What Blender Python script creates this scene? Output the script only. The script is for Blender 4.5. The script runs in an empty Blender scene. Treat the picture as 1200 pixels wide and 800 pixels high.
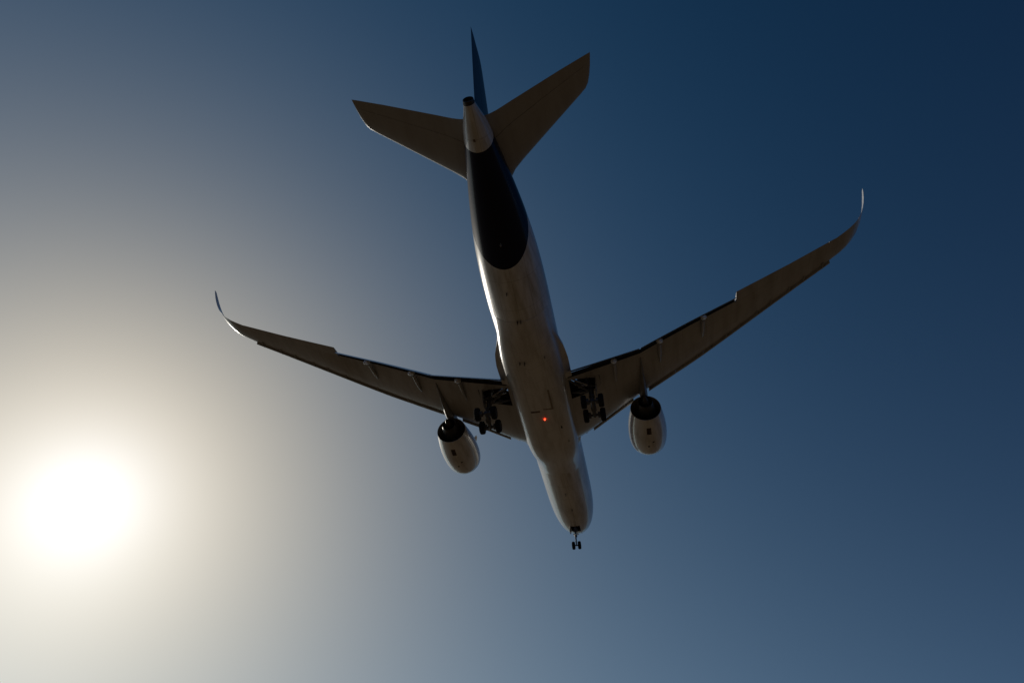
import bpy, bmesh, math, random
from math import sin, cos, pi, radians, sqrt
from mathutils import Vector, Matrix

random.seed(7)
S = bpy.context.scene
COL = S.collection

# ------------------------------------------------------------------ pose of the aircraft, camera
PITCH = radians(3.0)                       # nose-up attitude on approach
CAM_A = Vector((-89.246, -7.964, -45.997)) # camera seen from the aircraft (x forward, y left, z up)
ROT = Matrix.Rotation(-PITCH, 3, 'Y')
ALT = 1.7 - (ROT @ CAM_A).z                # camera stands at eye height on the ground
ORIGIN = Vector((0, 0, ALT))

cam = bpy.data.cameras.new('camera')
cam.sensor_width = 36.0
cam.lens = 783.76 / 1200 * 36
cam.shift_x = 0.0108                        # the photograph is cropped slightly off centre
cam.shift_y = -0.0018
cam.clip_start = 0.1
cam.clip_end = 90000
co = bpy.data.objects.new('camera', cam)
COL.objects.link(co)
RIGHT = Vector((0.20552787, -0.97860897, 0.00909828))
DOWN = Vector((0.65915405, 0.13155209, -0.74041204))
FWD = Vector((0.72337697, 0.15817248, 0.67209168))
r_, u_, b_ = ROT @ RIGHT, ROT @ (-DOWN), ROT @ (-FWD)
M = Matrix(((r_.x, u_.x, b_.x), (r_.y, u_.y, b_.y), (r_.z, u_.z, b_.z))).to_4x4()
M.translation = ROT @ CAM_A + ORIGIN
co.matrix_world = M
S.camera = co

# ------------------------------------------------------------------ sun and sky
SUN = (ROT @ Vector((0.626307, 0.666032, 0.405144))).normalized()
SUN_EL = math.asin(SUN.z)
SUN_ROT = math.atan2(SUN.x, SUN.y)
EXPOSURE = -1.6
SKY = 0.082
SUN_POWER = 5.0

S.view_settings.view_transform = 'Standard'
S.view_settings.look = 'None'
S.view_settings.exposure = EXPOSURE
S.view_settings.gamma = 1
S.view_settings.use_curve_mapping = False
S.cycles.max_bounces = 6

w = bpy.data.worlds.new('World')
S.world = w
w.use_nodes = True
nt = w.node_tree
nt.nodes.clear()
N = lambda t: nt.nodes.new(t)
out = N('ShaderNodeOutputWorld')
sky = N('ShaderNodeTexSky')
sky.sky_type = 'NISHITA'
sky.sun_disc = False
sky.sun_elevation = SUN_EL
sky.sun_rotation = SUN_ROT
sky.altitude = 0
sky.air_density = 0.6
sky.dust_density = 0.6
sky.ozone_density = 7.0
bg = N('ShaderNodeBackground')
bg.inputs['Strength'].default_value = SKY
tint = N('ShaderNodeMix'); tint.data_type = 'RGBA'; tint.blend_type = 'MULTIPLY'
tint.inputs['Factor'].default_value = 1.0
tint.inputs['B'].default_value = (0.48, 0.74, 1.0, 1)      # deep clear blue away from the sun
nt.links.new(sky.outputs[0], tint.inputs['A'])
nt.links.new(tint.outputs['Result'], bg.inputs['Color'])
# the aureole of the hazy air round the sun: light scattered forward, by angle from the sun
tc = N('ShaderNodeTexCoord')
dot = N('ShaderNodeVectorMath'); dot.operation = 'DOT_PRODUCT'
nrm = N('ShaderNodeVectorMath'); nrm.operation = 'NORMALIZE'
nt.links.new(tc.outputs['Generated'], nrm.inputs[0])
nt.links.new(nrm.outputs[0], dot.inputs[0])
dot.inputs[1].default_value = SUN


def math_node(tree, op, a, b=None, clamp=False):
    n = tree.nodes.new('ShaderNodeMath')
    n.operation = op
    n.use_clamp = clamp
    for i, v in enumerate((a, b)):
        if v is None:
            continue
        if isinstance(v, (int, float)):
            n.inputs[i].default_value = v
        else:
            tree.links.new(v, n.inputs[i])
    return n.outputs[0]


cl = math_node(nt, 'MINIMUM', dot.outputs['Value'], 1.0)
ang = math_node(nt, 'ARCCOSINE', cl)          # radians from the sun
AUREOLE = [  # colour, width in degrees, power
    ((0.90, 1.36, 2.15), 4.1, 1.15),
    ((2.62, 1.74, 0.45), 14.2, 1.25),
    ((0.0, 0.225, 0.440), 42.3, 1.46),
]
HORIZON = ((1.40, 1.10, 0.10), 42.2, 1.5)                 # brighter haze low in the sky under the sun


def falloff(width, power):
    x = math_node(nt, 'POWER', math_node(nt, 'DIVIDE', ang, radians(width)), power)
    return math_node(nt, 'EXPONENT', math_node(nt, 'MULTIPLY', x, -1.0))


def add_light(prev, colr, fac):
    b2 = N('ShaderNodeBackground')
    b2.inputs['Color'].default_value = (*colr, 1)
    nt.links.new(fac, b2.inputs['Strength'])
    ad = N('ShaderNodeAddShader')
    nt.links.new(prev, ad.inputs[0]); nt.links.new(b2.outputs[0], ad.inputs[1])
    return ad.outputs[0]


prev = bg.outputs[0]
for colr, wd, pw in AUREOLE:
    prev = add_light(prev, colr, falloff(wd, pw))
sz = N('ShaderNodeSeparateXYZ')
nt.links.new(nrm.outputs[0], sz.inputs[0])
el = math_node(nt, 'MAXIMUM', math_node(nt, 'ARCSINE', sz.outputs[2]), 0.0)
low = math_node(nt, 'EXPONENT', math_node(nt, 'DIVIDE', el, -radians(16.3)))
away = math_node(nt, 'SUBTRACT', 1.0, falloff(28.0, 2.0))
prev = add_light(prev, (0.15, 0.43, 0.58), math_node(nt, 'MULTIPLY', math_node(nt, 'MULTIPLY', low, away), falloff(75.0, 2.0)))   # pale blue haze along the horizon
prev = add_light(prev, HORIZON[0], math_node(nt, 'MULTIPLY', low, falloff(HORIZON[1], HORIZON[2])))
nt.links.new(prev, out.inputs['Surface'])

sl = bpy.data.lights.new('sun', 'SUN')
sl.energy = SUN_POWER
sl.angle = radians(0.53)
sl.color = (1.0, 0.93, 0.82)
so = bpy.data.objects.new('sun', sl)
COL.objects.link(so)
so.rotation_euler = SUN.to_track_quat('Z', 'Y').to_euler()
so.location = (0, 0, ALT + 60)


# ------------------------------------------------------------------ materials
def material(name, color, rough=0.4, metal=0.0, coat=0.0, dirt=None, scale=(1, 1, 1), bump=0.0):
    m = bpy.data.materials.new(name)
    m.use_nodes = True
    t = m.node_tree
    p = t.nodes['Principled BSDF']
    p.inputs['Base Color'].default_value = (*color, 1)
    p.inputs['Roughness'].default_value = rough
    p.inputs['Metallic'].default_value = metal
    p.inputs['Coat Weight'].default_value = coat
    p.inputs['Coat Roughness'].default_value = 0.04
    if dirt:
        tcn = t.nodes.new('ShaderNodeTexCoord')
        mp = t.nodes.new('ShaderNodeMapping')
        mp.inputs['Scale'].default_value = scale
        t.links.new(tcn.outputs['Object'], mp.inputs[0])
        nz = t.nodes.new('ShaderNodeTexNoise')
        nz.inputs['Scale'].default_value = 1.0
        nz.inputs['Detail'].default_value = 6
        nz.inputs['Roughness'].default_value = 0.6
        t.links.new(mp.outputs[0], nz.inputs['Vector'])
        mr = t.nodes.new('ShaderNodeMapRange')
        mr.inputs['From Min'].default_value = 0.42
        mr.inputs['From Max'].default_value = 0.75
        t.links.new(nz.outputs['Fac'], mr.inputs['Value'])
        mx = t.nodes.new('ShaderNodeMix'); mx.data_type = 'RGBA'
        mx.inputs['A'].default_value = (*color, 1)
        mx.inputs['B'].default_value = (*dirt, 1)
        t.links.new(mr.outputs[0], mx.inputs['Factor'])
        t.links.new(mx.outputs['Result'], p.inputs['Base Color'])
    return m


def line_mask(t, coord, period, width, offset=0.0):
    """1 on thin lines every `period` metres along a coordinate"""
    a = math_node(t, 'ADD', coord, 1000.0 + offset)
    a = math_node(t, 'MODULO', a, period)
    return math_node(t, 'LESS_THAN', a, width)


def painted_fuselage():
    m = material('fuselage_paint', (0.70, 0.68, 0.64), 0.28, 0, 0.75)
    t = m.node_tree
    p = t.nodes['Principled BSDF']
    tcn = t.nodes.new('ShaderNodeTexCoord')
    sp = t.nodes.new('ShaderNodeSeparateXYZ')
    t.links.new(tcn.outputs['Object'], sp.inputs[0])
    X, Y, Z = sp.outputs
    s = math_node(t, 'MULTIPLY', X, -1.0)
    # navy tail: its front edge curves aft up the sides, its rear edge is the white tail cone
    za = math_node(t, 'ADD', Z, 2.15)
    f1 = math_node(t, 'ADD', math_node(t, 'MULTIPLY', za, 1.15), 51.0)
    n1 = math_node(t, 'GREATER_THAN', s, f1)
    f2 = math_node(t, 'ADD', math_node(t, 'MULTIPLY', math_node(t, 'ADD', Z, 0.2), 0.45), 61.35)
    n2 = math_node(t, 'LESS_THAN', s, f2)
    navy = math_node(t, 'MULTIPLY', n1, n2)
    # dirt and joints
    mp = t.nodes.new('ShaderNodeMapping')
    mp.inputs['Scale'].default_value = (0.22, 1.6, 1.6)
    t.links.new(tcn.outputs['Object'], mp.inputs[0])
    nz = t.nodes.new('ShaderNodeTexNoise')
    nz.inputs['Scale'].default_value = 1.0
    nz.inputs['Detail'].default_value = 7
    nz.inputs['Roughness'].default_value = 0.62
    t.links.new(mp.outputs[0], nz.inputs['Vector'])
    mr = t.nodes.new('ShaderNodeMapRange')
    mr.inputs['From Min'].default_value = 0.38
    mr.inputs['From Max'].default_value = 0.70
    t.links.new(nz.outputs['Fac'], mr.inputs['Value'])
    mx = t.nodes.new('ShaderNodeMix'); mx.data_type = 'RGBA'
    mx.inputs['A'].default_value = (0.72, 0.71, 0.68, 1)
    mx.inputs['B'].default_value = (0.42, 0.385, 0.31, 1)
    t.links.new(mr.outputs[0], mx.inputs['Factor'])
    mask = math_node(t, 'MAXIMUM', line_mask(t, s, 3.2, 0.05), line_mask(t, Y, 1.45, 0.04, 0.7))
    mask = math_node(t, 'MULTIPLY', mask, 0.45)
    mj = t.nodes.new('ShaderNodeMix'); mj.data_type = 'RGBA'
    t.links.new(mask, mj.inputs['Factor'])
    t.links.new(mx.outputs['Result'], mj.inputs['A'])
    mj.inputs['B'].default_value = (0.22, 0.20, 0.17, 1)
    mn = t.nodes.new('ShaderNodeMix'); mn.data_type = 'RGBA'
    t.links.new(navy, mn.inputs['Factor'])
    t.links.new(mj.outputs['Result'], mn.inputs['A'])
    mn.inputs['B'].default_value = (0.003, 0.006, 0.022, 1)
    t.links.new(mn.outputs['Result'], p.inputs['Base Color'])
    p.inputs['Coat Weight'].default_value = 0.6
    gl = math_node(t, 'SUBTRACT', 0.6, math_node(t, 'MULTIPLY', navy, 0.45))
    t.links.new(gl, p.inputs['Coat Weight'])
    sp_ = math_node(t, 'SUBTRACT', 0.5, math_node(t, 'MULTIPLY', navy, 0.32))
    t.links.new(sp_, p.inputs['Specular IOR Level'])
    return m


def lined_paint(name, color, dirt, period_s, period_y, rough=0.35, coat=0.4, lines=0.3):
    m = material(name, color, rough, 0, coat, dirt, (0.25, 1.2, 1.2))
    t = m.node_tree
    p = t.nodes['Principled BSDF']
    src = p.inputs['Base Color'].links[0].from_socket
    tcn = t.nodes.new('ShaderNodeTexCoord')
    sp = t.nodes.new('ShaderNodeSeparateXYZ')
    t.links.new(tcn.outputs['Object'], sp.inputs[0])
    ay = math_node(t, 'ABSOLUTE', sp.outputs[1])
    # joints follow the sweep of the wing
    sw = math_node(t, 'ADD', math_node(t, 'MULTIPLY', sp.outputs[0], -1.0), math_node(t, 'MULTIPLY', ay, -0.52))
    mask = math_node(t, 'MAXIMUM', line_mask(t, sw, period_s, 0.05), line_mask(t, ay, period_y, 0.05))
    mask = math_node(t, 'MULTIPLY', mask, lines)
    mj = t.nodes.new('ShaderNodeMix'); mj.data_type = 'RGBA'
    t.links.new(mask, mj.inputs['Factor'])
    t.links.new(src, mj.inputs['A'])
    mj.inputs['B'].default_value = (color[0] * .4, color[1] * .38, color[2] * .35, 1)
    t.links.new(mj.outputs['Result'], p.inputs['Base Color'])
    return m


MAT = dict(
    fuselage=painted_fuselage(),
    white=material('white_paint', (0.70, 0.68, 0.64), 0.28, 0, 0.75, (0.50, 0.47, 0.41), (0.3, 1.3, 1.3)),
    belly=lined_paint('belly_paint', (0.66, 0.64, 0.60), (0.42, 0.39, 0.33), 2.2, 1.55, 0.3, 0.7),
    wing=lined_paint('wing_grey_paint', (0.42, 0.41, 0.39), (0.30, 0.28, 0.25), 1.7, 2.4),
    tail=lined_paint('tailplane_grey_paint', (0.36, 0.35, 0.33), (0.31, 0.29, 0.265), 1.8, 2.2, 0.4, 0.25, 0.12),
    slat=material('slat_grey_paint', (0.40, 0.40, 0.39), 0.3, 0, 0.4, (0.30, 0.29, 0.27), (1, 2, 2)),
    navy=material('navy_paint', (0.003, 0.008, 0.03), 0.4, 0, 0.12, (0.003, 0.007, 0.025), (0.3, 1, 1)),
    lip=material('polished_inlet_metal', (0.72, 0.72, 0.72), 0.12, 1.0),
    cowl=material('cowl_paint', (0.68, 0.66, 0.62), 0.26, 0, 0.8, (0.42, 0.38, 0.32), (0.4, 1.5, 1.5)),
    hot=material('heat_stained_metal', (0.075, 0.07, 0.065), 0.45, 0.8, 0, (0.03, 0.028, 0.026), (1, 2, 2)),
    dark=material('dark_liner', (0.020, 0.020, 0.022), 0.7),
    pylon=material('pylon_grey_paint', (0.20, 0.195, 0.19), 0.45, 0, 0.2, (0.12, 0.115, 0.10), (0.5, 2, 2)),
    bay=material('bay_primer_and_cove_shade', (0.03, 0.03, 0.026), 0.8, 0, 0, (0.012, 0.012, 0.012), (1, 1, 1)),  # also the painted shade of the cove ahead of the flaps
    strut=material('gear_leg_paint', (0.10, 0.10, 0.10), 0.45, 0.0, 0.1, (0.035, 0.033, 0.03), (1.5, 1.5, 1.5)),
    chrome=material('oleo_chrome', (0.45, 0.45, 0.45), 0.2, 1.0),
    rubber=material('tyre_rubber', (0.012, 0.012, 0.012), 0.9, 0, 0, (0.03, 0.028, 0.025), (3, 3, 3)),
    rim=material('wheel_rim_metal', (0.12, 0.12, 0.12), 0.45, 0.5),
    seam=material('seam_grime', (0.30, 0.25, 0.19), 0.6, 0, 0, (0.16, 0.13, 0.095), (3, 3, 3)),
    panel=material('vent_panel', (0.17, 0.115, 0.08), 0.6, 0, 0, (0.05, 0.03, 0.02), (4, 4, 4)),
    flap=material('flap_grey_paint', (0.36, 0.355, 0.34), 0.2, 0, 1.0, (0.30, 0.28, 0.25), (0.3, 1.2, 1.2)),
    pod=material('winglet_white_and_lit_pod', (0.78, 0.77, 0.74), 0.3, 0, 0.5, (0.66, 0.64, 0.6), (1, 2, 2)),  # winglet white; on the fairing tails it paints in sun and sky light
    glass=material('light_lens', (0.8, 0.8, 0.8), 0.05, 0.0, 1.0),
)
for k_ in ('rubber', 'dark', 'bay', 'rim'):
    MAT[k_].node_tree.nodes['Principled BSDF'].inputs['Specular IOR Level'].default_value = 0.2
beacon = bpy.data.materials.new('red_beacon_glow')
beacon.use_nodes = True
bp = beacon.node_tree.nodes['Principled BSDF']
bp.inputs['Base Color'].default_value = (0.8, 0.03, 0.01, 1)
bp.inputs['Emission Color'].default_value = (1.0, 0.06, 0.02, 1)
bp.inputs['Emission Strength'].default_value = 14.0


# ------------------------------------------------------------------ helpers
def link(name, bm, mat, parent, angle=35, recalc=True):
    if recalc:
        bmesh.ops.recalc_face_normals(bm, faces=bm.faces)
    me = bpy.data.meshes.new(name)
    bm.to_mesh(me)
    bm.free()
    me.materials.append(mat)
    me.shade_smooth()
    me.set_sharp_from_angle(angle=radians(angle))
    o = bpy.data.objects.new(name, me)
    COL.objects.link(o)
    o.parent = parent
    return o


def rings(bm, rs, cap0=True, cap1=True, closed=True):
    vs = [[bm.verts.new(p) for p in r] for r in rs]
    n = len(rs[0])
    for a, b in zip(vs, vs[1:]):
        for i in range(n if closed else n - 1):
            j = (i + 1) % n
            bm.faces.new((a[i], a[j], b[j], b[i]))
    if closed and cap0:
        bm.faces.new(list(reversed(vs[0])))
    if closed and cap1:
        bm.faces.new(vs[-1])
    return vs


def lathe(bm, prof, center, axis='X', n=48, cap0=False, cap1=False, squash=None):
    """prof: (position along the axis, radius); centre: point"""
    rs = []
    for a, r in prof:
        ring = []
        for k in range(n):
            th = 2 * pi * k / n
            c, s_ = r * cos(th), r * sin(th)
            if axis == 'X':
                p = (a, c, s_)
            elif axis == 'Y':
                p = (c, a, s_)
            else:
                p = (c, s_, a)
            ring.append((p[0] + center[0], p[1] + center[1], p[2] + center[2]))
        rs.append(ring)
    return rings(bm, rs, cap0, cap1)


def tube(bm, a, b, r0, r1=None, n=12):
    a, b = Vector(a), Vector(b)
    r1 = r0 if r1 is None else r1
    d = (b - a).normalized()
    u = d.orthogonal().normalized()
    v = d.cross(u)
    rs = [[tuple(q + (u * cos(2 * pi * k / n) + v * sin(2 * pi * k / n)) * r) for k in range(n)] for q, r in ((a, r0), (b, r1))]
    rings(bm, rs)


def slab(bm, pts, off):
    """a plate: polygon pts, thickened along vector off"""
    off = Vector(off)
    rings(bm, [[tuple(Vector(p) - off / 2) for p in pts], [tuple(Vector(p) + off / 2) for p in pts]])


def box(bm, c, d, rot=None):
    mtx = Matrix.Translation(c) @ (rot.to_4x4() if rot else Matrix.Identity(4)) @ Matrix.Diagonal((*d, 1))
    bmesh.ops.create_cube(bm, size=1.0, matrix=mtx)


def interp(x, xs, ys):
    if x <= xs[0]:
        return ys[0]
    for i in range(len(xs) - 1):
        if x <= xs[i + 1]:
            f = (x - xs[i]) / (xs[i + 1] - xs[i])
            return ys[i] + f * (ys[i + 1] - ys[i])
    return ys[-1]


def smooth_interp(x, xs, ys):
    """monotone cubic through the points"""
    if x <= xs[0]:
        return ys[0]
    if x >= xs[-1]:
        return ys[-1]
    n = len(xs)
    d = [(ys[i + 1] - ys[i]) / (xs[i + 1] - xs[i]) for i in range(n - 1)]
    m = [d[0]] + [0 if d[i - 1] * d[i] <= 0 else 2 * d[i - 1] * d[i] / (d[i - 1] + d[i]) for i in range(1, n - 1)] + [d[-1]]
    for i in range(n - 1):
        if x <= xs[i + 1]:
            h = xs[i + 1] - xs[i]
            t = (x - xs[i]) / h
            return ((2 * t ** 3 - 3 * t ** 2 + 1) * ys[i] + (t ** 3 - 2 * t ** 2 + t) * h * m[i]
                    + (-2 * t ** 3 + 3 * t ** 2) * ys[i + 1] + (t ** 3 - t ** 2) * h * m[i + 1])


def half_thick(x):
    return 5 * (0.2969 * sqrt(max(x, 0)) - 0.1260 * x - 0.3516 * x * x + 0.2843 * x ** 3 - 0.1036 * x ** 4)


def foil(le, te, tc, nrm, x0=0.0, x1=1.0, n=14, x1_low=None, low=0.92):
    """closed aerofoil outline between chord fractions x0 and x1, from le to te"""
    le, te, nrm = Vector(le), Vector(te), Vector(nrm).normalized()
    ch = te - le
    c = ch.length
    pts = []
    for k in range(n + 1):
        f = k / n
        x = x1 + (x0 - x1) * (1 - (1 - f) ** 2 if x0 == 0 else f)
        x = max(min(x, 1), 0)
        pts.append(le + ch * x + nrm * (half_thick(x) * tc * c * 1.0 + 0.004))
    x1 = x1 if x1_low is None else x1_low
    for k in range(n + 1):
        f = k / n
        x = x0 + (x1 - x0) * (f * f if x0 == 0 else f)
        if x0 == 0 and k == 0:
            continue
        x = max(min(x, 1), 0)
        pts.append(le + ch * x - nrm * (half_thick(x) * tc * c * low + 0.004))
    return [tuple(p) for p in pts]


# ------------------------------------------------------------------ ground
bm = bmesh.new()
GR = [(0, 0)]
prev = None
c0 = bm.verts.new((0, 0, 0))
for r in (60, 200, 800, 3000, 10000, 30000):
    cur = [bm.verts.new((r * cos(2 * pi * k / 64), r * sin(2 * pi * k / 64), 0)) for k in range(64)]
    for k in range(64):
        j = (k + 1) % 64
        if prev is None:
            bm.faces.new((c0, cur[k], cur[j]))
        else:
            bm.faces.new((prev[k], cur[k], cur[j], prev[j]))
    prev = cur
gm = material('dry_ground', (0.110, 0.066, 0.027), 0.95, 0, 0, (0.075, 0.049, 0.022), (0.05, 0.05, 0.05))
g = link('ground', bm, gm, None)
g['kind'] = 'structure'

# ------------------------------------------------------------------ the airliner
root = bpy.data.objects.new('airliner', None)
COL.objects.link(root)
root.location = ORIGIN
root.rotation_euler = (0, -PITCH, 0)
root['label'] = 'white twin-engine passenger jet with navy tail, flying low overhead with its wheels lowered'
root['category'] = 'airplane'

# ---- fuselage: s metres aft of the nose, top, bottom, half width
ST = [(-1.35, -0.98, -1.04, 0.03), (-1.22, -0.5, -1.5, 0.52), (-0.83, -0.02, -1.95, 1.04), (-0.21, 0.52, -2.34, 1.56), (0.7, 1.18, -2.65, 2.04), (1.85, 1.92, -2.85, 2.42), (3.22, 2.46, -2.96, 2.68), (4.93, 2.82, -3.02, 2.86), (7.24, 3.01, -3.045, 2.95),
      (9.5, 3.045, -3.045, 2.98), (20, 3.045, -3.045, 2.98), (32, 3.045, -3.045, 2.98),
      (42, 3.045, -3.045, 2.98), (45, 3.045, -2.98, 2.98), (48, 3.045, -2.70, 2.93), (51, 3.04, -2.20, 2.78),
      (54, 3.01, -1.57, 2.48), (57, 2.92, -0.92, 2.05), (59.5, 2.76, -0.42, 1.62), (61.5, 2.54, -0.06, 1.27),
      (63.2, 2.25, 0.19, 0.97), (64.2, 1.80, 0.32, 0.69), (64.8, 1.52, 0.38, 0.52), (65.1, 1.38, 0.42, 0.455)]
sx = [a[0] for a in ST]


def fus(s):
    return (smooth_interp(s, sx, [a[1] for a in ST]), smooth_interp(s, sx, [a[2] for a in ST]), smooth_interp(s, sx, [a[3] for a in ST]))


bm = bmesh.new()
ss = [-1.35, -1.32, -1.28, -1.22, -1.12, -1.0, -.84, -.65, -.4, -.1, .2, .6, 1.0, 1.4, 1.8, 2.3, 2.8, 3.4, 4, 4.7, 5.5, 6.5, 7.5, 8.5, 9.5] + [12, 16, 20, 24, 28, 32, 36, 40, 42] + \
     [43 + .75 * k for k in range(29)] + [64.4, 64.8, 65.1]
rs = []
for s in ss:
    tp, bt, hw = fus(s)
    zc, hh = (tp + bt) / 2, (tp - bt) / 2
    rs.append([(-s, hw * sin(2 * pi * k / 96), zc - hh * cos(2 * pi * k / 96)) for k in range(96)])
rings(bm, rs)
fuselage = link('fuselage', bm, MAT['fuselage'], root, 50)

# APU exhaust in the tail cone
bm = bmesh.new()
lathe(bm, [(0.35, 0.44), (0.0, 0.455), (-0.30, 0.42), (-0.33, 0.36), (-0.05, 0.32), (0.5, 0.27)], (-65.1, 0, .90), n=32, cap1=True)
link('exhaust', bm, MAT['hot'], root)

# ---- belly fairing: flat bottomed, with shoulders that run into the wing roots
FULL = [(0, -3.42), (0.8, -3.42), (1.5, -3.38), (2.1, -3.24), (2.5, -3.00), (2.78, -2.68), (2.95, -2.34), (3.03, -2.12), (3.28, -2.03),
        (3.52, -2.00), (3.70, -1.96), (3.60, -1.55), (3.32, -1.08), (3.08, -0.66), (2.96, -0.30), (2.80, 0.0)]
bm = bmesh.new()
rs = []
for s in [17.0, 17.6, 18.3, 19, 19.8, 20.6, 21.5, 22.5, 24, 26, 28, 30, 32, 34, 36, 37, 38, 39, 39.7, 40.4, 41, 41.6, 42.2, 42.8, 43.4, 44.2, 45.0]:
    wb = smooth_interp(s, [17.0, 19.2, 21.5, 24, 38, 41, 43.4, 45.0], [0, .25, .75, 1, 1, .72, .25, 0])
    ws = smooth_interp(s, [17.0, 20.8, 23.0, 26, 37.5, 39.6, 40.8, 41.8, 45.0], [0, .1, .55, .9, 1.0, .80, .42, 0.05, 0])
    ring = []
    for i, (y, z) in enumerate(FULL):
        th = math.atan2(y, -z)
        cy, cz = 2.965 * sin(th), -3.03 * cos(th)
        wgt = wb if i < 8 else ws
        if i == 7:
            wgt = (wb + ws) / 2
        ring.append((-s, cy + (y - cy) * wgt, cz + (z - cz) * wgt))
    full = [(x, -y, z) for x, y, z in reversed(ring[1:])] + ring
    rs.append(full)
rings(bm, rs)
fairing = link('belly_fairing', bm, MAT['belly'], root, 40)

# ---- wing geometry (left side y > 0; mirrored for the right)
zw = lambda y: smooth_interp(y, [0, 3.2, 7, 10.85, 15, 20.4, 25, 29.46], [-1.75, -1.5, -1.15, -.75, -.2, .6, 1.35, 2.1])
LEY = [0, 3.2, 4.9, 8.37, 11.65, 17.1, 18.9, 22.7, 26.3, 29.4]
LES = [20.5, 22.9, 24.0, 27.0, 29.53, 33.2, 34.55, 37.40, 40.05, 42.25]
le_s = lambda y: interp(y, LEY, LES)                       # leading edge with the slats out
flap_te = lambda y: interp(y, [0, 3.4, 8.2, 10.85, 12.4, 16, 20.3], [36.4, 36.8, 37.6, 38.02, 38.7, 40.1, 41.55])
flap_c = lambda y: interp(y, [3, 10.8, 20.3], [2.0, 1.85, 1.35])
out_te = lambda y: interp(y, [20.4, 25.4, 29.2], [41.45, 43.35, 44.95])
DEFL = radians(33)


def box_le(y):
    return le_s(y) + interp(y, [4, 11, 29], [0.26, 0.38, 0.22])


def clean_te(y):
    return flap_te(y) - 0.35 if y < 20.38 else out_te(y)


def wing_sections(ys, x0=0.0, cut=None):
    res = []
    for y in ys:
        sl_, st_ = box_le(y), clean_te(y)
        c = st_ - sl_
        zl = zw(y)
        zt = zl - interp(y, [3, 10, 20, 30], [.45, .28, .12, .06])
        tc_ = interp(y, [2, 6, 11, 29], [.125, .118, .108, .095])
        cant = math.atan((zw(y + .2) - zw(y - .2)) / .4) if 1 < y < 29.2 else math.atan(.17)
        x1 = cut(y) if cut else 1.0
        low = x1 - (interp(y, [3, 11, 20.37], [.26, .24, .14]) / (st_ - sl_)) if cut and y < 20.38 else None
        res.append(foil((-sl_, y, zl), (-st_, y, zt), tc_, (0, -sin(cant), cos(cant)), x0, x1, 16, low))
    return res


def mirror(r, sg):
    return [[(x, y * sg, z) for x, y, z in ring] for ring in r]


def cut_frac(y):  # where the wing box ends ahead of flap or aileron
    if y < 20.38:
        lead = flap_te(y) - flap_c(y) * cos(DEFL) - 0.06
        return (lead - box_le(y)) / (clean_te(y) - box_le(y))
    return 0.745


WL = [(29.46, 2.10, 42.55, 45.02), (30.0, 2.20, 42.98, 45.40), (30.5, 2.33, 43.42, 45.74), (31.0, 2.56, 43.98, 46.08), (31.4, 2.86, 44.52, 46.32),
      (31.72, 3.24, 45.06, 46.52), (31.95, 3.66, 45.52, 46.72), (32.12, 4.12, 45.95, 46.93), (32.25, 4.60, 46.36, 47.14), (32.34, 5.08, 46.78, 47.34), (32.38, 5.42, 47.16, 47.48)]


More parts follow.
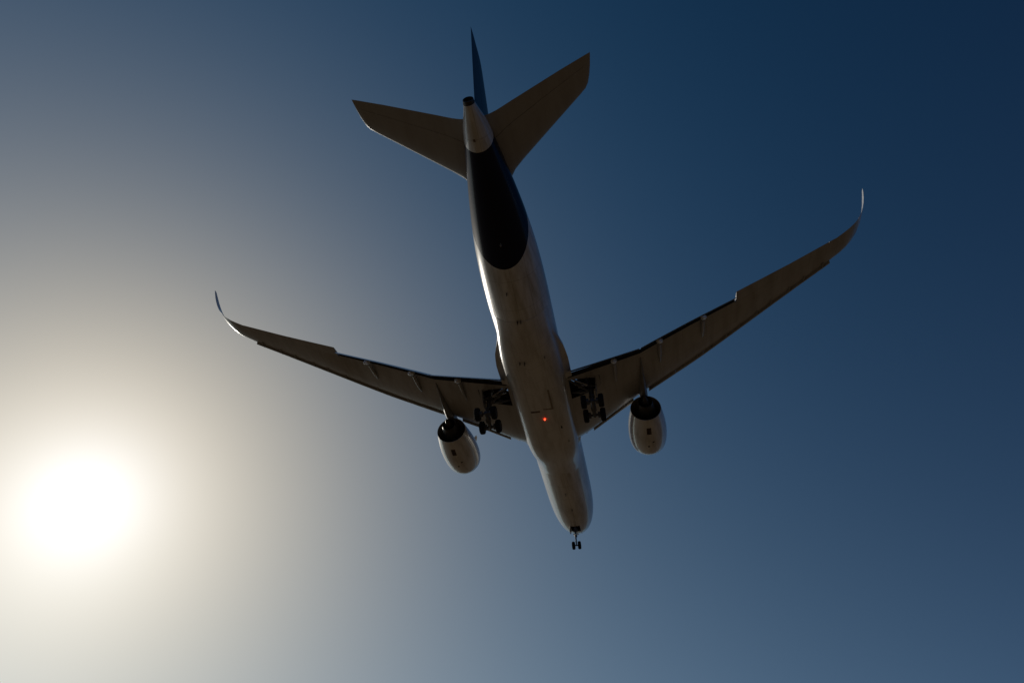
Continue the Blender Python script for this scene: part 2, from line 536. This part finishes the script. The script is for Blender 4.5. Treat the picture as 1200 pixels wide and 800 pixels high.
def build_wing(sg):
    # fixed box, cut short where flaps and aileron hang
    bm = bmesh.new()
    ys = [1.5, 2.4, 3.2, 4.2, 5.5, 7, 9, 10.85, 12.4, 14, 16, 18, 20.36, 20.40, 22.7, 25.4, 27.5, 28.815]
    secs = wing_sections(ys, 0.0, cut_frac) + wing_sections([28.83, 29.2], 0.0, None)
    y0, z0, l0, t0 = WL[0]
    for i, (y, z, a, b) in enumerate(WL[:5]):
        y2, z2 = WL[i + 1][0], WL[i + 1][1]
        cant = math.atan2(z2 - z, y2 - y)
        secs.append(foil((-a, y, z), (-b, y, z - .05), (.092, .088, .078, .068, .06)[i], (0, -sin(cant), cos(cant)), 0, 1, 16))
    rings(bm, mirror(secs, sg))
    wing = link('wing', bm, MAT['wing'], root, 40)
    # winglet
    bm = bmesh.new()
    secs = []
    for i in range(4, len(WL)):
        y, z, a, b = WL[i]
        yp, zp = WL[i - 1][0], WL[i - 1][1]
        yn, zn = WL[min(i + 1, len(WL) - 1)][0], WL[min(i + 1, len(WL) - 1)][1]
        cant = math.atan2(zn - zp, yn - yp)
        secs.append(foil((-a, y, z), (-b, y, z + .02), .06, (0, -sin(cant), cos(cant)), 0, 1, 12))
    rings(bm, mirror(secs, sg))
    link('winglet', bm, MAT['pod'], wing, 60)
    # aileron
    bm = bmesh.new()
    rings(bm, mirror(wing_sections([20.46, 22.7, 25.4, 27.5, 28.81], 0.748, None), sg))
    link('aileron', bm, MAT['wing'], wing, 40)
    # flaps, lowered for landing
    for ya, yb in ((3.3, 10.78), (10.92, 20.30)):
        bm = bmesh.new()
        secs = []
        for k in range(9):
            y = ya + (yb - ya) * k / 8
            c = flap_c(y)
            te = flap_te(y)
            zt = zw(y) - interp(y, [3, 10.85, 20.4], [1.40, 1.32, 0.92])
            d_ = radians(36)
            secs.append(foil((-(te - c * cos(d_)), y, zt + c * sin(d_)), (-te, y, zt), .15, (-sin(d_), 0, cos(d_)), 0, 1, 12, None, .22))
        rings(bm, mirror(secs, sg))
        link('flap', bm, MAT['flap'], wing, 50)
    # the open cove ahead of the flaps: its shade and dark structure painted as a strip on the wing box's rear face
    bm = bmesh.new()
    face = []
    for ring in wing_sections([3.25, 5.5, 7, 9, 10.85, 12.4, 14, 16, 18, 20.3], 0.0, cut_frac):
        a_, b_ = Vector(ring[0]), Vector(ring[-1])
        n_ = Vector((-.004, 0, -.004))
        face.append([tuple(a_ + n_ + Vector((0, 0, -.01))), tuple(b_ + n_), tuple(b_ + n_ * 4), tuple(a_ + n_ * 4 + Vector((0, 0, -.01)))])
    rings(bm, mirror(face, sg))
    link('flap_cove_shade', bm, MAT['bay'], wing)
    # slats: one inboard of the engine, six outboard, each on two tracks
    spans = [(4.9, 9.75)] + [(11.5 + 2.95 * k + .008, 11.5 + 2.95 * (k + 1) - .008) for k in range(6)]
    for ya, yb in spans:
        bm = bmesh.new()
        secs = []
        for k in range(4):
            y = ya + (yb - ya) * k / 3
            c = interp(y, [4.9, 11, 29], [1.45, 1.15, 0.70])
            a = radians(24)
            le = Vector((-le_s(y), y, zw(y) - interp(y, [4, 12, 29], [.24, .28, .20])))
            d = Vector((-cos(a), 0, sin(a)))
            nn = Vector((sin(a), 0, cos(a)))
            prof = [(1.0, .16), (.7, .205), (.4, .19), (.2, .15), (.07, .09), (0, 0), (.03, -.07), (.12, -.125), (.26, -.15), (.26, -.125), (.22, -.04), (.4, .07), (.7, .145)]
            secs.append([tuple(le + d * (x * c) + nn * (h * c)) for x, h in prof])
        rings(bm, mirror(secs, sg))
        for q in (.22, .78):
            y = ya + (yb - ya) * q
            z = zw(y)
            box(bm, (-(le_s(y) + .42), sg * y, z - .22), (.7, .07, .12))
        link('slat', bm, MAT['slat'], wing, 40)
    # flap track fairings: a slim fixed canoe and a tail that hangs down with the flap, coloured white for the light on it
    for y, s0, ln, rr in ((8.15, 36.55, 3.4, .20), (12.85, 38.0, 3.2, .20), (17.2, 39.8, 2.8, .18)):
        bm = bmesh.new()
        rs2 = []
        for f in (0, .03, .1, .22, .4, .6, .8, 1.0):
            s = s0 - .6 - ln * (1 - f)
            r = rr * (1e-3 + interp(f, [0, .03, .1, .22, .4, .6, .8, 1], [0, .22, .45, .72, .95, 1, 1, .9]))
            zc = zw(y) - interp(f, [0, .5, 1], [.40, .55, .62]) - interp(y, [8, 18], [.22, 0])
            rs2.append([(-s, sg * (y + r * .8 * cos(2 * pi * k / 20)), zc + r * 1.2 * sin(2 * pi * k / 20)) for k in range(20)])
        rings(bm, rs2)
        tf = link('flap_track_fairing', bm, MAT['wing'], wing, 60)
        bm = bmesh.new()
        rs2 = []
        z0_ = zw(y) - .55 - interp(y, [8, 18], [.22, 0])
        for f in (0, .08, .25, .5, .75, .92, 1.0):
            r = rr * 1.7 * (1e-3 + interp(f, [0, .08, .25, .5, .75, .92, 1], [.5, .8, 1, .95, .72, .4, .02]))
            c_ = Vector((-(s0 - .35 + 1.0 * f), sg * y, z0_ - .62 * f - .25 * f * f))
            ax = Vector((-1.15, 0, -.62 - .5 * f)).normalized()
            up = Vector((-ax.z, 0, ax.x)) * -1
            rs2.append([tuple(c_ + Vector((0, 1, 0)) * (r * cos(2 * pi * k / 20)) + up * (r * .9 * sin(2 * pi * k / 20))) for k in range(20)])
        rings(bm, rs2)
        link('fairing_tail', bm, MAT['pod'], wing, 60)
    # landing light in the wing root
    bm = bmesh.new()
    lathe(bm, [(0, .02), (.05, .10), (.02, .15), (-.1, .16)], (-(box_le(4.0) - .02), sg * 4.0, zw(4.0) - .02), n=16)
    link('landing_light', bm, MAT['glass'], wing)
    return wing


def build_engine(sg):
    ey, ez, s0 = 10.86 * sg, -2.75, 22.1
    e = bpy.data.objects.new('engine', None)
    COL.objects.link(e)
    e.parent = root
    e.location = (-s0, ey, ez)
    # all engine meshes are in the engine's frame: x forward, 0 at the inlet lip
    bm = bmesh.new()
    prof = [(-.10, 1.72), (-.25, 1.83), (-.5, 1.93), (-.9, 2.02), (-1.5, 2.09), (-2.3, 2.12), (-3.2, 2.09), (-4.1, 2.00), (-4.9, 1.87), (-5.6, 1.74), (-6.2, 1.63),
            (-6.2, 1.59), (-5.6, 1.60), (-4.6, 1.62), (-3.0, 1.60)]
    prof = [(x if x > -.6 else -.5 + (x + .5) * 6.3 / 5.7, r) for x, r in prof]
    lathe(bm, prof, (0, 0, 0), n=72)
    link('fan_cowl', bm, MAT['cowl'], e, 40)
    bm = bmesh.new()
    lathe(bm, [(-.10, 1.722), (-.03, 1.66), (0, 1.60), (-.04, 1.53), (-.15, 1.48), (-.4, 1.46), (-1.2, 1.50), (-1.6, 1.52)], (0, 0, 0), n=72)
    link('inlet_lip', bm, MAT['lip'], e, 60)
    bm = bmesh.new()
    for k in range(22):
        a = 2 * pi * k / 22
        u = Vector((0, cos(a), sin(a))); v = Vector((0, -sin(a), cos(a)))
        pts = [u * .42 + v * -.12 + Vector((-1.25, 0, 0)), u * 1.48 + v * -.34 + Vector((-1.35, 0, 0)), u * 1.48 + v * .22 + Vector((-1.65, 0, 0)), u * .42 + v * .12 + Vector((-1.65, 0, 0))]
        slab(bm, pts, (.02, 0, 0))
    lathe(bm, [(-.75, .02), (-.85, .14), (-1.1, .32), (-1.4, .44), (-1.75, .46)], (0, 0, 0), n=24)
    link('fan', bm, MAT['hot'], e)
    # dark duct wall between fan and core, core cowl and exhaust cone
    bm = bmesh.new()
    lathe(bm, [(-3.35, 1.62), (-3.35, 1.3), (-3.35, .9)], (0, 0, 0), n=48)
    link('fan_duct', bm, MAT['dark'], e)
    bm = bmesh.new()
    lathe(bm, [(-2.9, 1.22), (-4.2, 1.22), (-5.4, 1.12), (-6.2, .98), (-6.9, .84), (-7.35, .75), (-7.35, .70), (-6.6, .72), (-5.8, .76)], (-.6, 0, 0), n=48)
    link('core_cowl', bm, MAT['hot'], e, 40)
    bm = bmesh.new()
    lathe(bm, [(-5.8, .76), (-5.8, .52), (-6.6, .52), (-7.2, .42), (-7.8, .26), (-8.3, .10), (-8.42, .01)], (-.6, 0, 0), n=32)
    link('exhaust_cone', bm, MAT['hot'], e, 40)
    # outlets and drains under the cowl
    def on_cowl(th, s_a, s_b, half):
        b = bmesh.new()
        pp = [(-p[0], p[1]) for p in prof[:11]]
        xs, ys = [p[0] for p in pp], [p[1] for p in pp]
        rr = []
        for s_ in (s_a, (s_a + s_b) / 2, s_b):
            for_ = []
            R0 = interp(s_, xs, ys)
            for k in range(5):
                t_ = th + half * (k - 2) / 2 / R0
                for_.append((-s_, (R0 + .012) * sin(t_), -(R0 + .012) * cos(t_)))
            rr.append(for_)
        rings(b, rr, closed=False)
        bmesh.ops.solidify(b, geom=b.faces[:], thickness=0.03)
        return b
    link('vent_panel', on_cowl(0.02 * sg, 4.6, 5.6, .24), MAT['panel'], e)
    link('drain_vent', on_cowl(-.20, 3.1, 3.3, .10), MAT['dark'], e)
    link('drain_vent', on_cowl(.06, 2.35, 2.6, .09), MAT['dark'], e)
    # strake on the inboard side
    bm = bmesh.new()
    slab(bm, [(-1.2, -sg * 1.45, 1.45), (-2.5, -sg * 1.45, 1.52), (-2.5, -sg * 1.83, 1.93), (-2.1, -sg * 1.83, 1.90)], (0, .02, .02))
    link('strake', bm, MAT['cowl'], e)
    # pylon: from the top of the cowl back under the wing to a thin tail
    bm = bmesh.new()
    rs2 = []
    for s, zt, zb, hw in ((25.6, -.62, -1.2, .06), (26.3, -.50, -1.3, .24), (27.6, -.45, -1.5, .38), (29.0, -.62, -1.8, .42), (30.2, -.8, -1.95, .40),
                          (31.2, -.85, -1.95, .33), (32.5, -.9, -1.75, .24), (34.0, -.9, -1.55, .14), (35.6, -.85, -1.30, .04)):
        x = -(s - s0)
        rs2.append([(x, hw, zt - ez), (x, hw, (zt * .3 + zb * .7) - ez), (x, hw * .45, zb - ez), (x, -hw * .45, zb - ez), (x, -hw, (zt * .3 + zb * .7) - ez), (x, -hw, zt - ez)])
    rings(bm, rs2)
    link('pylon', bm, MAT['pylon'], e, 30)
    return e


def add_wheel(parent, c, R, W):
    """tyre, with its rim as a sub-part; axis along y"""
    bm = bmesh.new()
    h = W / 2
    r0 = R * .52
    prof = [(-h * .82, r0), (-h * .98, R * .66), (-h, R * .80), (-h * .86, R * .93), (-h * .55, R * .992), (-h * .30, R), (-h * .28, R * .985), (-h * .22, R * .985), (-h * .20, R),
            (h * .20, R), (h * .22, R * .985), (h * .28, R * .985), (h * .30, R), (h * .55, R * .992), (h * .86, R * .93), (h, R * .80), (h * .98, R * .66), (h * .82, r0)]
    lathe(bm, prof, c, 'Y', 40)
    wh = link('wheel', bm, MAT['rubber'], parent, 50)
    bm = bmesh.new()
    lathe(bm, [(-h * .84, r0 * 1.01), (-h * .80, r0 * .9), (-h * .35, r0 * .8), (-h * .30, r0 * .35), (-h * .62, r0 * .3), (-h * .62, .02)], c, 'Y', 32)
    lathe(bm, [(h * .84, r0 * 1.01), (h * .80, r0 * .9), (h * .35, r0 * .8), (h * .30, r0 * .35), (h * .62, r0 * .3), (h * .62, .02)], c, 'Y', 32)
    link('rim', bm, MAT['rim'], wh, 40)


def main_gear(sg):
    gy, gs = 5.5, 33.35
    e = bpy.data.objects.new('main_landing_gear', None)
    COL.objects.link(e)
    e.parent = root
    e.location = (-gs, sg * gy, -1.6)
    P = lambda s, y, z: (-(s - gs), sg * (y - gy), z + 1.6)     # aircraft coordinates to the gear's frame
    bm = bmesh.new()
    tube(bm, P(gs, gy - .25, -1.3), P(gs, gy - .05, -3.7), .27, .25, 20)
    tube(bm, P(gs, gy - .06, -3.65), P(gs, gy - .05, -3.85), .31, .31, 20)
    tube(bm, P(gs + .9, gy - .35, -1.55), P(gs - 1.0, gy - .35, -1.55), .2, .2, 14)
    box(bm, P(gs, gy - .1, -2.6), (.75, .5, .35))
    leg = link('strut', bm, MAT['strut'], e)
    bm = bmesh.new()
    tube(bm, P(gs, gy - .05, -3.8), P(gs, gy, -5.25), .17, .17, 18)
    link('oleo', bm, MAT['chrome'], leg)
    # torque links
    bm = bmesh.new()
    for q in (-1, 1):
        tube(bm, P(gs + .25, gy + .12 * q, -3.75), P(gs + .85, gy + .05 * q, -4.4), .06)
        tube(bm, P(gs + .85, gy + .05 * q, -4.4), P(gs + .2, gy + .12 * q, -5.05), .06)
    link('torque_link', bm, MAT['strut'], e)
    # braces to the bay
    for a, b, r in (((34.3, 3.3, -2.0), (gs, gy - .2, -3.1), .12), ((32.2, 3.3, -2.0), (gs, gy - .2, -3.1), .12)):
        bm = bmesh.new()
        tube(bm, P(*a), P(*b), r)
        mid = (Vector(P(*a)) + Vector(P(*b))) / 2
        box(bm, mid, (.3, .3, .34))
        tube(bm, mid, P(gs, gy - .4, -1.7), .06)
        link('brace', bm, MAT['strut'], e)
    bm = bmesh.new()
    tube(bm, P(33.9, 3.6, -1.6), P(gs + .1, gy - .3, -2.3), .10)
    tube(bm, P(32.9, 3.7, -1.6), P(gs - .1, gy - .3, -2.15), .07)
    link('retraction_jack', bm, MAT['chrome'], e)
    # bogie, rear wheels a little higher
    wz = lambda s: -5.30 + (s - gs) * .06
    bm = bmesh.new()
    tube(bm, P(32.1, gy, wz(32.1) + .02), P(34.75, gy, wz(34.75) + .02), .19, .19, 16)
    box(bm, P(gs, gy, wz(gs) + .12), (.5, .5, .45))
    for s in (32.3, 34.55):
        tube(bm, P(s, gy - .92, wz(s)), P(s, gy + .92, wz(s)), .13, .13, 14)
        for q in (-1, 1):   # brake packs
            tube(bm, P(s, gy + q * .36, wz(s)), P(s, gy + q * .66, wz(s)), .33, .33, 20)
        tube(bm, P(s, gy, wz(s) + .25), P(gs, gy, wz(gs) + .4), .045)
    link('bogie', bm, MAT['strut'], e)
    # hoses and harness
    bm = bmesh.new()
    for dx, dy in ((.32, .12), (-.30, .15), (.28, -.2)):
        tube(bm, P(gs + dx, gy + dy, -1.8), P(gs + dx * .9, gy + dy, -3.9), .035, .035, 8)
        tube(bm, P(gs + dx * .9, gy + dy, -3.9), P(gs + dx * 2.2, gy + dy * 1.6, -5.1), .035, .035, 8)
    link('hydraulic_hose', bm, MAT['rubber'], e)
    for s in (32.3, 34.55):
        for q in (-1, 1):
            add_wheel(e, P(s, gy + q * .87, wz(s)), .70, .54)
    # leg door outboard, small hinged door above
    bm = bmesh.new()
    slab(bm, [P(32.5, 6.05, -1.75), P(34.35, 6.05, -1.75), P(34.2, 5.95, -3.35), P(33.7, 5.9, -3.75), P(32.8, 5.9, -3.7), P(32.55, 5.97, -2.8)], (0, .05, 0))
    for s in (33.0, 33.7):
        tube(bm, P(s, 5.95, -2.7), P(s, 5.5, -2.6), .05)
    link('leg_door', bm, MAT['pylon'], e)
    bm = bmesh.new()
    slab(bm, [P(32.4, 6.15, -1.55), P(34.45, 6.15, -1.55), P(34.35, 6.5, -1.85), P(32.5, 6.5, -1.85)], (0, 0, .04))
    link('hinged_door', bm, MAT['pylon'], e)
    return e


def nose_gear():
    gs = 3.3
    e = bpy.data.objects.new('nose_landing_gear', None)
    COL.objects.link(e)
    e.parent = root
    e.location = (-gs, 0, -2.6)
    P = lambda s, y, z: (-(s - gs), y, z + 2.6)
    bm = bmesh.new()
    tube(bm, P(gs + .1, 0, -2.2), P(gs, 0, -4.35), .15, .14, 16)
    tube(bm, P(gs, 0, -4.2), P(gs, 0, -4.4), .19, .19, 16)
    box(bm, P(gs, 0, -3.5), (.35, .55, .22))
    tube(bm, P(gs - 1.4, .25, -2.5), P(gs - .1, .06, -3.6), .07)
    tube(bm, P(gs - 1.4, -.25, -2.5), P(gs - .1, -.06, -3.6), .07)
    leg = link('strut', bm, MAT['strut'], e)
    bm = bmesh.new()
    tube(bm, P(gs, 0, -4.3), P(gs - .05, 0, -5.62), .09, .09, 14)
    link('oleo', bm, MAT['chrome'], leg)
    bm = bmesh.new()
    tube(bm, P(gs + .12, .07, -4.35), P(gs + .5, .03, -4.8), .04)
    tube(bm, P(gs + .12, -.07, -4.35), P(gs + .5, -.03, -4.8), .04)
    tube(bm, P(gs + .5, .03, -4.8), P(gs + .08, .07, -5.3), .04)
    tube(bm, P(gs + .5, -.03, -4.8), P(gs + .08, -.07, -5.3), .04)
    link('torque_link', bm, MAT['strut'], e)
    bm = bmesh.new()
    tube(bm, P(gs - .05, -.55, -5.62), P(gs - .05, .55, -5.62), .09, .09, 14)
    link('axle', bm, MAT['strut'], e)
    for q in (-1, 1):
        add_wheel(e, P(gs - .05, q * .40, -5.62), .53, .40)
    for q in (-1, 1):
        bm = bmesh.new()
        lathe(bm, [(0, .02), (.05, .08), (.02, .12), (-.12, .10), (-.16, .02)], P(gs - .3, q * .26, -3.9), n=16)
        link('taxi_light', bm, MAT['glass'], e)
        bm = bmesh.new()
        y1 = .66
        slab(bm, [P(1.95, q * y1, -2.74), P(3.45, q * y1, -2.90), P(3.45, q * (y1 + .12), -3.60), P(2.9, q * (y1 + .12), -3.70), P(1.95, q * (y1 + .12), -3.35)], (0, .04, 0))
        link('bay_door', bm, MAT['white'], e)
    return e


wings = {sg: build_wing(sg) for sg in (1, -1)}
for sg in (1, -1):
    build_engine(sg)


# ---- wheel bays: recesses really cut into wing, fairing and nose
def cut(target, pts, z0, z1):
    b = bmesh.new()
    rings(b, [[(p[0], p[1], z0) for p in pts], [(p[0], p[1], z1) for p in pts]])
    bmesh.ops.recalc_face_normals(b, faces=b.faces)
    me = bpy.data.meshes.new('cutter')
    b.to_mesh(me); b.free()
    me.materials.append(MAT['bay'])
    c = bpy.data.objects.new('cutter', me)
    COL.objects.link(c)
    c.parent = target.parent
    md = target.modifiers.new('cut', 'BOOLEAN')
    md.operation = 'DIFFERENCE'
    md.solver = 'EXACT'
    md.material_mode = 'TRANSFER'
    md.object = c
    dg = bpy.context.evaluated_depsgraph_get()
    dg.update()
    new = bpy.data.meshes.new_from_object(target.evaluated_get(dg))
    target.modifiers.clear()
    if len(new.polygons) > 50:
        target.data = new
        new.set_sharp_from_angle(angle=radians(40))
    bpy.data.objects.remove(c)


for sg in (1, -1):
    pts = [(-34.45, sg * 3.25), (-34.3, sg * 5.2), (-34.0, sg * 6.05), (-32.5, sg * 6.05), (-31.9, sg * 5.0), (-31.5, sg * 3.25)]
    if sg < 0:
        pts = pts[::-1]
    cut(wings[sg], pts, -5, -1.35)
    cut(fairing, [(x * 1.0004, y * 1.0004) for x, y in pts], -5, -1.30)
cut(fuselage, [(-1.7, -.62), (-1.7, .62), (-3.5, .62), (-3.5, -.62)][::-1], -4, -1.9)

for sg in (1, -1):
    main_gear(sg)
nose_gear()

# ---- tailplanes, with elevators
for sg in (1, -1):
    T = [(0.3, 55.9, 63.35), (1.2, 56.55, 63.42), (1.75, 57.35, 63.55), (2.2, 58.0, 63.7), (3.0, 58.72, 63.98), (5.0, 60.33, 64.65), (7.0, 61.93, 65.32), (8.3, 62.97, 65.72), (8.75, 63.36, 65.86),
         (8.98, 63.75, 65.93), (9.16, 64.4, 65.98), (9.28, 65.1, 66.01), (9.36, 65.85, 66.06)]
    zt = lambda y: 1.7 + .16 * y
    bm = bmesh.new()
    rings(bm, mirror([foil((-a, y, zt(y)), (-b, y, zt(y)), .10 if y < 9 else .07, (0, -.158, 1), 0, .70, 14) for y, a, b in T], sg))
    hs = link('horizontal_stabilizer', bm, MAT['tail'], root, 40)
    bm = bmesh.new()
    rings(bm, mirror([foil((-a, y, zt(y)), (-b, y, zt(y)), .10 if y < 9 else .07, (0, -.158, 1), .706, 1, 8) for y, a, b in T], sg))
    link('elevator', bm, MAT['tail'], hs, 40)

# ---- fin and rudder
F = [(2.2, 54.2, 63.25), (3.2, 55.3, 63.55), (5.0, 56.9, 64.2), (7.0, 58.7, 64.85), (9.0, 60.5, 65.5), (10.6, 61.95, 66.0), (11.1, 62.6, 66.15), (11.4, 63.4, 66.25), (11.55, 64.6, 66.3)]
bm = bmesh.new()
rings(bm, [foil((-a, 0, z), (-b, 0, z), .105 if z < 11.2 else .08, (0, 1, 0), 0, .68, 14) for z, a, b in F])
fin = link('vertical_stabilizer', bm, MAT['navy'], root, 40)
bm = bmesh.new()
rings(bm, [foil((-a, 0, z), (-b, 0, z), .105 if z < 11.2 else .08, (0, 1, 0), .686, 1, 8) for z, a, b in F if z > 3])
link('rudder', bm, MAT['navy'], fin, 40)

# ---- small things on the belly
bm = bmesh.new()
lathe(bm, [(-.12, .01), (-.11, .05), (-.06, .085), (.02, .09)], (-29.9, .02, -3.46), 'Z', 16)
link('beacon_light', bm, beacon, root)


def blade(s, y, z, ln, h, name='antenna', mat='dark', th=.05):
    b = bmesh.new()
    rings(b, [[(-(s - ln / 2), y, z), (-s, y + th, z), (-(s + ln / 2), y, z), (-s, y - th, z)],
              [(-(s - ln / 2 + ln * .35), y, z - h), (-(s + ln * .1), y + th * .5, z - h), (-(s + ln / 2), y, z - h), (-(s + ln * .1), y - th * .5, z - h)]])
    link(name, b, MAT[mat], root, 20)


blade(45.0, -.16, fus(45)[1] + .04, .5, .38)
blade(45.0, .16, fus(45)[1] + .04, .5, .38)
blade(39.6, .95, -3.38, .5, .34, 'drain_mast')
blade(39.5, .5, -3.38, .5, .34, 'drain_mast')
blade(48.4, .5, fus(48.4)[1] + .06, .35, .3)
blade(40.0, -1.6, -3.32, .4, .25, 'drain_mast')
blade(53.3, 0, fus(53.3)[1] + .05, .45, .25, 'antenna', 'pylon', .12)
blade(12.6, .05, -3.02, .45, .35)
blade(8.4, -.2, -3.02, .4, .32)
blade(25.0, -2.0, -3.22, .4, .22, 'drain_mast')


def vent(pts, name='air_outlet', mat='dark'):
    b = bmesh.new()
    slab(b, pts, (0, 0, .024))
    link(name, b, MAT[mat], root)


vent([(-31.75, -1.0, -3.421), (-34.9, -1.0, -3.421), (-34.9, -1.2, -3.421), (-31.75, -1.2, -3.421)], 'keel_outlet', 'seam')
vent([(-31.55, -.1, -3.421), (-31.55, -1.2, -3.421), (-31.74, -1.2, -3.421), (-31.74, -.1, -3.421)], 'air_outlet', 'seam')
vent([(-31.2, 1.3, -3.405), (-31.2, .3, -3.421), (-31.5, .3, -3.421), (-31.5, 1.3, -3.405)], 'access_panel', 'panel')
vent([(-27.8, -1.5, -3.39), (-27.8, -1.65, -3.385), (-28.2, -1.65, -3.385), (-28.2, -1.5, -3.39)])
vent([(-62.3, .12, -.02 + .06), (-62.3, .3, .08), (-62.5, .3, .1), (-62.5, .12, .03 + .05)], 'access_panel', 'panel')
